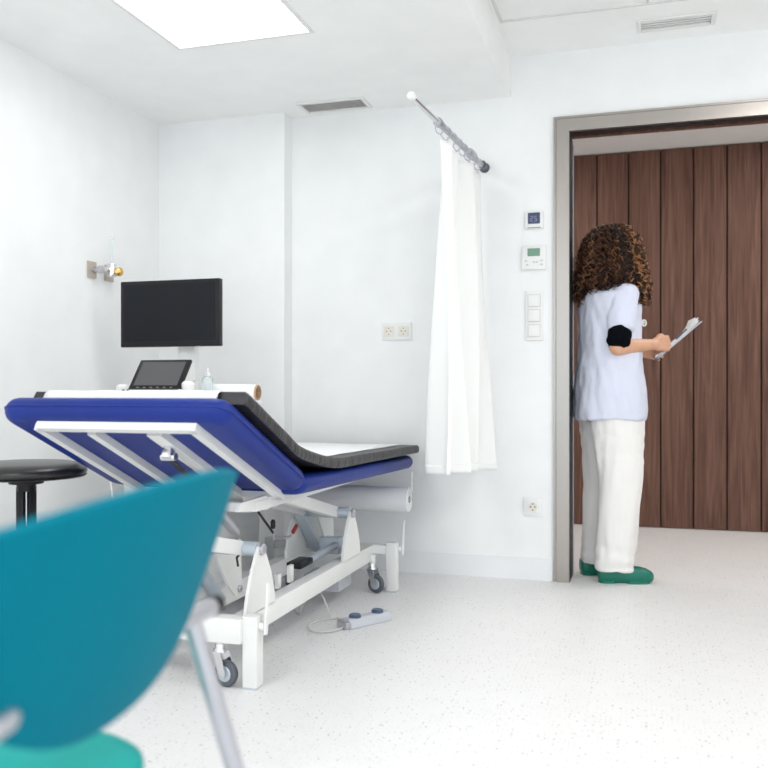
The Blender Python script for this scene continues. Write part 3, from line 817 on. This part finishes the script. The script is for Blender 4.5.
bar = obj('back_tube', T([K(-.587, 1.105, .585), K(-.570, .475, .585)], .0125, 18), M['zinc'], ch)
tube_stub = obj('back_clamp', T([K(-.500, .455, .600), K(-.497, .590, .622), K(-.4975, .598, .6235)], [.0095, .0095, .006], 18), M['zinc'], bar)
for e, o2 in (((-.587, 1.105, .585), .015), ((-.570, .475, .585), -.015)):
    bm = bmesh.new(); tube(bm, [K(*e), K(e[0], e[1]+o2, e[2])], .0135, 18); obj('end_cap', bm, M['blackgloss'], bar)
for top, foot, ftop, ffoot in (((-.585, 1.042, .585), (-.445, 1.125, .008), (-.97, .985, .395), (-1.07, 1.06, .008)), ((-.572, .54, .585), (-.40, .47, .008), (-.92, .60, .395), (-1.00, .50, .008))):
    l = obj('leg', T([K(*top), K(*foot)], .0125, 18), M['zinc'], ch)
    d = (V(foot)-V(top)).normalized(); obj('rubber_foot', T([K(*(V(foot)-d*.014)), K(*(V(foot)+d*.008))], .0155, 14), M['black'], l)
    l = obj('leg', T([K(*ftop), K(*ffoot)], .0125, 18), M['zinc'], ch)
    d = (V(ffoot)-V(ftop)).normalized(); obj('rubber_foot', T([K(*(V(ffoot)-d*.014)), K(*(V(ffoot)+d*.008))], .0155, 14), M['black'], l)
    p = V(top).lerp(V(foot), .494)
    obj('side_rail', T(smooth([K(*p), K(p.x-.10, (p.y*2+ftop[1])/3, .31), K(-.80, (p.y+ftop[1]*2)/3, .355), K(ftop[0], ftop[1], .390)], 6), .0095, 14), M['zinc'], ch)
obj('cross_rail', T([K(-.80, 1.015, .357), K(-.76, .57, .357)], .0095, 12), M['zinc'], ch)

# ------------------------------------------------------------------ the person
PO = V((-.175, 4.255, 0))
ps = thing('person', 'person with curly brown hair, pale lilac tunic, white trousers, standing in doorway reading', 'person', PO)
def fr(th):
    f = V((math.cos(th), math.sin(th), 0)); l = V((-math.sin(th), math.cos(th), 0)); return f, l
tf, tl = fr(math.radians(35)); hf, hl = fr(math.radians(40)); pf, pl = fr(math.radians(22))
def mixf(z):
    """body twist: trousers frame low, torso frame high"""
    k = min(1, max(0, (z-.7)/.5)); return fr(math.radians(22+13*k))
def ering(c, a, b, f, l, n=28, e=2.0):
    out = []
    for i in range(n):
        t_ = 2*PI*i/n; x, y = math.cos(t_), math.sin(t_)
        x = math.copysign(abs(x)**(2/e), x); y = math.copysign(abs(y)**(2/e), y)
        out.append(c+f*a*x+l*b*y)
    return out
def capsule(bm, p, q, r1, r2, n=14):
    p, q = V(p), V(q); d = (q-p); L = max(d.length, 1e-5); d.normalize(); prof = []
    for k in range(5): a_ = -PI/2+PI/2*k/4; prof.append((r1*math.cos(a_), r1*math.sin(a_)))
    for k in range(5): a_ = PI/2*k/4; prof.append((r2*math.cos(a_), L+r2*math.sin(a_)))
    prof[0] = (0, prof[0][1]); prof[-1] = (0, prof[-1][1])
    lathe(bm, prof, p, n, d)
def chain(bm, pts, rs, n=14):
    for i in range(len(pts)-1): capsule(bm, pts[i], pts[i+1], rs[i], rs[i+1], n)
def TP(f, l, z): return tf*f+tl*l+V((0, 0, z))
# joints
shR, shL = TP(-.005, -.160, 1.320), TP(-.005, .160, 1.320)
elR, wrR = V((.045, -.185, 1.082)), V((.212, .005, 1.104))
elL = V((-.02, .285, 1.10)); wrL = V((.13, .235, 1.085))
ankR, ankL = V((.022, -.078, .075)), V((-.070, .078, .075))
hipR, hipL = pl*-.085+V((-.01, 0, .80)), pl*.085+V((-.01, 0, .80))
kneeR, kneeL = (hipR+ankR)/2+pf*.02, (hipL+ankL)/2+pf*.02
HC = V((0, 0, 1.512))+tf*.034          # head centre
bm = bmesh.new()
R_ = []
for z, a_, b_, off in ((.74, .09, .14, 0), (.80, .105, .165, 0), (.90, .105, .160, -.01), (1.0, .088, .135, -.005), (1.08, .085, .130, 0), (1.18, .100, .145, .008), (1.27, .100, .145, .005), (1.33, .078, .125, -.005), (1.37, .062, .10, -.012), (1.395, .052, .06, -.012), (1.42, .047, .050, -.008), (1.46, .047, .048, .0), (1.50, .05, .05, .01)):
    f, l = mixf(z); R_.append(ering(f*off+V((0, 0, z)), a_, b_, f, l))
loft(bm, R_)
# head: skull, jaw, nose, ears
def ellip(bm, c, rf, rl, rz, f, l, n=20):
    rings = []
    for k in range(1, n):
        a_ = -PI/2+PI*k/n; rings.append(ering(c+V((0, 0, rz*math.sin(a_))), rf*math.cos(a_), rl*math.cos(a_), f, l, 24))
    loft(bm, rings)
ellip(bm, HC+V((0, 0, .022))-hf*.008, .094, .076, .088, hf, hl); ellip(bm, HC-V((0, 0, .030))+hf*.022, .064, .056, .075, hf, hl)
capsule(bm, HC+hf*.080+V((0, 0, .010)), HC+hf*.100-V((0, 0, .020)), .008, .012)
capsule(bm, HC+hf*.080-V((0, 0, .052))-hl*.012, HC+hf*.080-V((0, 0, .052))+hl*.012, .008, .008)
for s in (-1, 1):
    capsule(bm, HC+hl*s*.076+V((0, 0, .015)), HC+hl*s*.074-V((0, 0, .022))+hf*.004, .013, .009)
    capsule(bm, HC+hf*.074+hl*s*.032+V((0, 0, .026)), HC+hf*.080+hl*s*.018+V((0, 0, .028)), .009, .009)
for s, hp_, kn, an in ((-1, hipR, kneeR, ankR), (1, hipL, kneeL, ankL)):
    chain(bm, [hp_, kn, kn+(an-kn)*.35, an], [.082, .056, .055, .034], 20)
    capsule(bm, an, an+pf*.12-V((0, 0, .040)), .032, .020)
chain(bm, [shR-V((0, 0, .012)), elR], [.040, .036]); chain(bm, [elR, elR+(wrR-elR)*.35, wrR], [.037, .036, .0235])
chain(bm, [shL-V((0, 0, .012)), elL], [.040, .036]); chain(bm, [elL, elL+(wrL-elL)*.35, wrL], [.037, .036, .0235])
def hand(bm, w, d, n, t_, curl, thumb, k=1.0):
    """w wrist, d pointing direction, n back-of-hand normal, t_ thumb side"""
    d = d.normalized(); t_ = (t_-d*t_.dot(d)).normalized(); n = d.cross(t_) if d.cross(t_).dot(n) > 0 else -d.cross(t_)
    for s, e1, r in ((-.027, .072, .0125), (-.010, .080, .0135), (.010, .082, .0135), (.027, .078, .013)):
        capsule(bm, w+t_*s*.55, w+(d*e1+t_*s)*k, .0155, r)
    capsule(bm, w+t_*.015, w+(d*.045+t_*.030)*k, .016, .015)
    for s, e1, ls, r in ((-.030, .074, (.028, .018, .014), .0072), (-.011, .082, (.036, .022, .016), .0080), (.010, .085, (.039, .025, .017), .0083), (.029, .080, (.035, .022, .016), .0080)):
        p = w+(d*e1+t_*s)*k; ang_ = 0
        for q, L_2 in enumerate(ls):
            ang_ += curl[q]; dd = d*math.cos(ang_)-n*math.sin(ang_); p2 = p+dd*L_2*k
            capsule(bm, p, p2, r*1.12 if q == 0 else r, r*.95); p = p2
    p = w+(d*.030+t_*.036)*k
    for (dd, L_2, r) in thumb:
        v = (d*dd[0]+n*dd[1]+t_*dd[2]).normalized(); p2 = p+v*L_2; capsule(bm, p, p2, r, r*.92); p = p2
hand(bm, wrR, (wrR-elR)+V((.02, .0, .0)), V((.6, -.8, .1)), V((-.2, 0, 1)), (.75, .85, .6), (((.9, -.35, .15), .030, .0115), ((.9, -.6, -.05), .028, .0100), ((.9, -.6, -.2), .018, .0095)))
hand(bm, wrL, (wrL-elL), V((-.4, .9, -.2)), V((0, -.3, 1)), (.35, .5, .4), (((.7, -.3, .6), .028, .0115), ((.9, -.5, .1), .026, .0100), ((.9, -.5, -.1), .018, .0095)))
body = obj('body', bm, M['skin'], ps, 180)
bake(body, [('REMESH', dict(mode='VOXEL', voxel_size=.0042)), ('SMOOTH', dict(factor=.5, iterations=2))])
for s in (-1, 1):
    e = HC+hf*.0885+hl*s*.028+V((0, 0, .012)); bm = bmesh.new(); lathe(bm, [(0, -.010), (.007, -.007), (.010, 0), (.007, .007), (0, .010)], e-hf*.006, 16, hf)
    ey = obj('eye', bm, M['whitep'], body)
    bm = bmesh.new(); lathe(bm, [(.005, 0), (.004, .0012), (0, .0015)], e+hf*.0035, 12, hf); obj('iris', bm, M['hair1'], ey)
# --- trousers
def legrings(hp_, kn, an, wtop, wk, wb, hem):
    """returns rings from the crotch to the hem"""
    out = []
    for k in range(15):
        f_ = k/14; z = .80-(.80-hem)*f_
        kz = kn.z
        if z > kz: q = (hp_.z-z)/(hp_.z-kz); c = hp_.lerp(kn, max(0, q))
        else: q = (kz-z)/(kz-an.z); c = kn.lerp(an, min(1.02, q))
        a_ = wtop+(wk-wtop)*min(1, f_*2) if f_ < .5 else wk+(wb-wk)*(f_-.5)*2
        out.append(ering(V((c.x, c.y, z))+pf*.004, a_, a_*.86, pf, pl))
    return out
bm = bmesh.new()
R_ = []
for z, a_, b_ in ((1.0, .10, .14), (.93, .118, .162), (.86, .128, .174), (.80, .134, .178), (.76, .140, .172)):
    R_.append(ering(V((-.004, 0, z)), a_, b_, pf, pl, e=2.2))
loft(bm, R_)
loft(bm, legrings(hipR+pf*.022, kneeR+pf*.012, ankR+pf*.006, .122, .100, .092, .056)); loft(bm, legrings(hipL, kneeL, ankL+pf*.008, .110, .086, .084, .060))
tro = obj('trousers', bm, M['trouser'], ps, 180)
def fold_t(co, n):
    d = 0
    z = co.z
    d += .0065*noise.noise(V((co.x*14, co.y*14, z*3.5)))
    d += .0045*noise.noise(V((co.x*34, co.y*34, z*7+5)))
    if z < .26: d += .007*noise.noise(V((co.x*9, co.y*9, z*26)))*(1-z/.26)*1.6
    if z > .55: d += .004*noise.noise(V((co.x*20, co.y*20+z*20, z*16)))
    return d
bake(tro, [('REMESH', dict(mode='VOXEL', voxel_size=.0055)), ('SMOOTH', dict(factor=.5, iterations=5))], fold_t)
# --- tunic
bm = bmesh.new(); R_ = []
for z, a_, b_, off in ((.752, .156, .194, -.002), (.80, .160, .194, .0), (.90, .152, .189, -.004), (1.0, .138, .180, -.008), (1.10, .130, .176, -.005), (1.20, .130, .172, 0), (1.28, .128, .184, .0), (1.33, .114, .186, -.006), (1.362, .092, .145, -.010), (1.388, .070, .092, -.010), (1.402, .060, .068, -.008)):
    f, l = mixf(z); R_.append(ering(f*off+V((0, 0, z)), a_, b_, f, l, 36, 2.25))
loft(bm, R_)
dR = (elR-shR); dL = (elL-shL)
for sh, d in ((shR, dR), (shL, dL)):
    chain(bm, [sh+V((0, 0, .005)), sh+d*.3, sh+d*.52], [.061, .0635, .0640], 24)
    # flat sleeve end
tun = obj('tunic', bm, M['tunic'], ps, 180)
def fold_s(co, n):
    z = co.z; d = 0
    d += .011*noise.noise(V((co.x*9, co.y*9, z*2.6+2)))
    d += .008*noise.noise(V((co.x*22+z*6, co.y*22, z*6+9)))
    d += .003*noise.noise(V((co.x*30, co.y*30, z*22)))
    return d
bake(tun, [('REMESH', dict(mode='VOXEL', voxel_size=.0055)), ('SMOOTH', dict(factor=.6, iterations=12))], fold_s)
# seams: side vent seam and collar
bm = bmesh.new(); tube(bm, ering(V((0, 0, 1.402))-tf*.008, .061, .069, tf, tl, 30), .005, 8, closed=True); obj('collar', bm, M['tunic'], tun)
# black undersleeve at the right elbow
def undersleeve(sh, el, wr):
    bm = bmesh.new(); d = el-sh
    pts = [sh+d*.60, sh+d*.78, sh+d*.86]; rs = [.050, .054, .0535]
    chain(bm, pts, rs, 24); o = obj('undersleeve', bm, M['sleeve'], ps, 180)
    bake(o, [('REMESH', dict(mode='VOXEL', voxel_size=.004)), ('SMOOTH', dict(factor=.5, iterations=3))], lambda co, n: .004*math.sin((co-sh).dot(d.normalized())*150)*.35+.003*noise.noise(co*40))
undersleeve(shR, elR, wrR); undersleeve(shL, elL, wrL)
# chest badge reel
bm = bmesh.new(); c = TP(.135, -.075, 1.205); tube(bm, [c+tf*.012*math.cos(a_)+V((0, 0, .014*math.sin(a_)))+tf*.008 for a_ in [2*PI*k/18 for k in range(18)]], .0035, 8, closed=True); lathe(bm, [(0, 0), (.009, .001), (.009, .006), (0, .007)], c, 14, tf)
obj('badge_clip', bm, M['whitep'], tun)
# --- clogs
def clog(an, th, name='clog'):
    f, l = fr(th)
    bm = bmesh.new(); c = V((an.x, an.y, 0))
    rings = []
    prof = [(-.068, .026, .020, .072), (-.062, .032, .004, .080), (-.04, .038, .0, .078), (0, .038, .0, .068), (.045, .042, .0, .076), (.085, .047, .0, .074), (.125, .049, .0, .070), (.155, .045, .002, .062), (.174, .034, .006, .052), (.184, .016, .014, .040)]
    for x, w_, z0, z1 in prof:
        r = []
        for k in range(20):
            a_ = 2*PI*k/20; cy, cz = math.cos(a_), math.sin(a_)
            cy = math.copysign(abs(cy)**.6, cy); cz = math.copysign(abs(cz)**.6, cz)
            r.append(c+f*x+l*w_*cy+V((0, 0, (z0+z1)/2+(z1-z0)/2*cz)))
        rings.append(r)
    loft(bm, rings)
    o = obj(name, bm, M['clog'], ps, 60)
    bm = bmesh.new()
    for x0_, x1_ in ((-.066, .01), (.05, .165)):
        rr = []
        for z in (0, .014):
            r = []
            for k in range(24):
                a_ = 2*PI*k/24; cx, cy = math.cos(a_), math.sin(a_)
                r.append(c+f*((x0_+x1_)/2+(x1_-x0_)/2*math.copysign(abs(cx)**.7, cx))+l*(.047 if x1_ > .1 else .040)*math.copysign(abs(cy)**.7, cy)+V((0, 0, z)))
            rr.append(r)
        loft(bm, rr)
    obj('clog_sole', bm, M['clog'], o, 50)
clog(ankR, math.radians(14)); clog(ankL, math.radians(20))
# --- hair
bm = bmesh.new()
ellip(bm, HC+V((0, 0, .018))-hf*.025, .108, .100, .104, hf, hl)
ellip(bm, HC-V((0, 0, .050))-hf*.045, .080, .105, .078, hf, hl)
for fc in bm.faces: fc.material_index = 0
ENV = [(0, .150), (.042, .148), (.082, .130), (.112, .092), (.128, .045), (.138, -.010), (.146, -.060), (.153, -.105), (.156, -.150), (.154, -.20), (.150, -.27)]
def env(sv):
    """point (r, z) at arc length sv of the hair's outer profile"""
    for (r0_, z0_), (r1_, z1_) in zip(ENV, ENV[1:]):
        L_3 = math.hypot(r1_-r0_, z1_-z0_)
        if sv <= L_3: f_ = sv/L_3; return r0_+(r1_-r0_)*f_, z0_+(z1_-z0_)*f_
        sv -= L_3
    return ENV[-1]
def curl_strand(az, s0, zend, mi, rad, layer, curl_r, pitch, fly=0):
    pts = []; ph = random.uniform(0, 2*PI); hd_ = random.choice((-1, 1)); sv = s0; i = 0
    drift = random.uniform(-.5, .5); r0_, z0_ = env(s0); base = []
    wob = random.uniform(0, 9)
    while i < 90:
        r_, z_ = env(sv); lay = (.80+.0*i) if i == 0 else min(layer, .80+.05*i)
        a_ = az+drift*(sv-s0)*2.2+.10*math.sin(sv*22+wob)
        d = hf*math.cos(a_)*1.0+hl*math.sin(a_)
        c = HC-hf*.018+d*r_*lay+V((0, 0, z_*(.86+.14*lay) if z_ > 0 else z_))
        if fly: c += d*fly*(sv-s0)+V((0, 0, fly*.3*(sv-s0)))
        base.append(c)
        if z_ < zend or sv > .46: break
        sv += .006; i += 1
    n_ = len(base)
    if n_ < 5: return
    for i, c in enumerate(base):
        dd = base[min(n_-1, i+1)]-base[max(0, i-1)]; x, y = frame_of(dd)
        cr = curl_r*min(1, .2+i/7)*(1+.25*math.sin(i*.35+wob)); a_ = ph+hd_*2*PI*i*.006/pitch
        pts.append(c+(x*math.cos(a_)+y*math.sin(a_))*cr)
    rs = [rad*(1 if i < n_*.75 else max(.25, 1-(i-n_*.75)/(n_*.3))) for i in range(n_)]
    k0 = len(bm.faces); tube(bm, pts, rs, 5); bm.faces.ensure_lookup_table()
    for q in range(k0, len(bm.faces)): bm.faces[q].material_index = mi
def hair_end(az):
    fwd, lat = math.cos(az), math.sin(az)
    if lat < -.2 and fwd > -.35: return -.255     # right side falls in front of the shoulder
    if lat > .35: return -.20
    return -.130
NC = 130
for ci in range(NC):
    q = (ci+.5)/NC; az0 = ci*2.399963; s00 = .30*q**.75
    layc = random.uniform(.86, 1.12); lenc = random.uniform(-.045, .045); tone = random.random(); crc = random.uniform(.008, .015); pc = random.uniform(.034, .056)
    lat0, fwd0 = math.sin(az0), math.cos(az0)
    for i in range(8):
        az = az0+random.uniform(-.13, .13); s0 = max(.004, s00+random.uniform(-.012, .012))
        fwd = math.cos(az); r_, z_ = env(s0)
        if fwd > .50 and z_ < .075: continue          # the face stays free
        az_n = math.atan2(math.sin(az), math.cos(az))
        ze = hair_end(az)+lenc+random.uniform(-.012, .012)
        if fwd > .45: az = az_n = math.copysign(max(abs(az_n), 1.15), az_n)   # fringe swept to the sides
        if z_ < ze+.04: continue
        light = -.07+.46*max(0, -lat0*.5+fwd0*.7+.15)+(.20 if z_ < .03 else 0)+.10*math.sin(ci*1.7)  # sunlit right, front and lower curls are put into the strand colour
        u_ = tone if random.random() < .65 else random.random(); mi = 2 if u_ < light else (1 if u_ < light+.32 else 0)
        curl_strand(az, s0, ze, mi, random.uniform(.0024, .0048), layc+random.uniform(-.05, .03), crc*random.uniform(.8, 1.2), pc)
for i in range(240):   # loose flyaway curls
    az = random.uniform(0, 2*PI)
    if math.cos(az) > .5: continue
    curl_strand(az, random.uniform(.02, .22), random.uniform(-.2, .0), random.choice((1, 1, 2)), .0010, 1.06, random.uniform(.006, .013), random.uniform(.03, .05), random.uniform(.02, .14))
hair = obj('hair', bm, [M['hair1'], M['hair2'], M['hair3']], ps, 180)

# --- clipboard with papers held in front
bf, bl = fr(math.radians(7)); el_ = math.radians(41)
ax = bf*math.cos(el_)+V((0, 0, math.sin(el_))); wd = bl; nb = ax.cross(wd).normalized()
if nb.z < 0: nb = -nb
G = V((.297, .060, 1.103))
CB = PO+G+ax*.035+wd*.100
cb = thing('clipboard', 'clipboard with white papers held by the person in the doorway', 'clipboard', CB)
Rm = Matrix((ax, wd, nb)).transposed()
obj('board', B((0, 0, 0), (.262, .205, .004), rot=Rm, bev=.001), M['pedal'], cb, 30)
for k, (dx, dw, an_) in enumerate(((.0, .0, .0), (.006, -.004, .03), (-.004, .003, -.04))):
    bm = bmesh.new(); rows = []
    for i in range(13):
        x = -.126+.25*i/12+dx; lift = .0035+.0018*k+.010*max(0, (i-8)/4)**2*(1+k*.8)
        rows.append([Rm @ (V((x, -.100+.2*j/4+dw+x*an_, lift))) for j in range(5)])
    grid(bm, rows); o = obj('paper_sheet', bm, M['paper'], cb, 180); md = o.modifiers.new('s', 'SOLIDIFY'); md.thickness = .0007
bm = bmesh.new(); box(bm, Rm @ V((-.115, 0, .010)), (.03, .10, .008), rot=Rm, bev=.002); obj('clip', bm, M['chrome'], cb)
bm = bmesh.new(); tube(bm, [Rm @ V((-.01, -.09, .014)), Rm @ V((.06, -.06, .016))], .004, 8); obj('pen', bm, M['button'], cb)

# ------------------------------------------------------------------ light
w = bpy.data.worlds.new('world'); bpy.context.scene.world = w; w.use_nodes = True
w.node_tree.nodes['Background'].inputs[0].default_value = (.84, .93, 1.0, 1)
w.node_tree.nodes['Background'].inputs[1].default_value = 1.75
def area(name, loc, sx, sy, e, col=(1, 1, 1), rot=(0, 0, 0)):
    l = bpy.data.lights.new(name, 'AREA'); l.shape = 'RECTANGLE'; l.size = sx; l.size_y = sy; l.energy = e; l.color = col
    o = bpy.data.objects.new(name, l); C.objects.link(o); o.location = loc; o.rotation_euler = rot; return o
area('added_light_rear', (-1.53, .3, HL-.01), .58, .58, 18, (1, .99, .97))  # unseen lamp, added to brighten the rear of the room
area('added_light_entrance', (.9, 2.3, HH-.01), .58, .58, 22, (1, .99, .97))  # unseen lamp under the raised ceiling, added for room light
area('added_light_rear_entrance', (.9, -.3, HH-.01), .58, .58, 24, (1, .99, .97))  # another added lamp out of view, behind the camera
area('unseen_corridor_lamp', (1.4, 5.05, 2.43), 1.2, .3, 19, (1, .97, .94))  # out of view, added to light the corridor boards and floor
area('unseen_corridor_lamp_far', (-1.2, 5.05, 2.43), 1.2, .3, 14, (1, .97, .94))  # second added corridor lamp, hidden behind the wall

# ------------------------------------------------------------------ camera
cam = bpy.data.cameras.new('camera'); co = bpy.data.objects.new('camera', cam); C.objects.link(co)
co.location = (0, 0, .89); co.rotation_euler = (PI/2, 0, math.radians(16.8))
cam.sensor_width = 36; cam.lens = 872/768*36; cam.shift_y = 6/768; cam.clip_start = .05
cam.dof.use_dof = True; cam.dof.focus_distance = 3.3; cam.dof.aperture_fstop = 2.8
sc = bpy.context.scene; sc.camera = co
sc.view_settings.view_transform = 'Standard'; sc.view_settings.look = 'None'; sc.view_settings.gamma = 1
sc.view_settings.exposure = 0.16; sc.view_settings.use_curve_mapping = False
sc.cycles.max_bounces = 10; sc.cycles.diffuse_bounces = 6
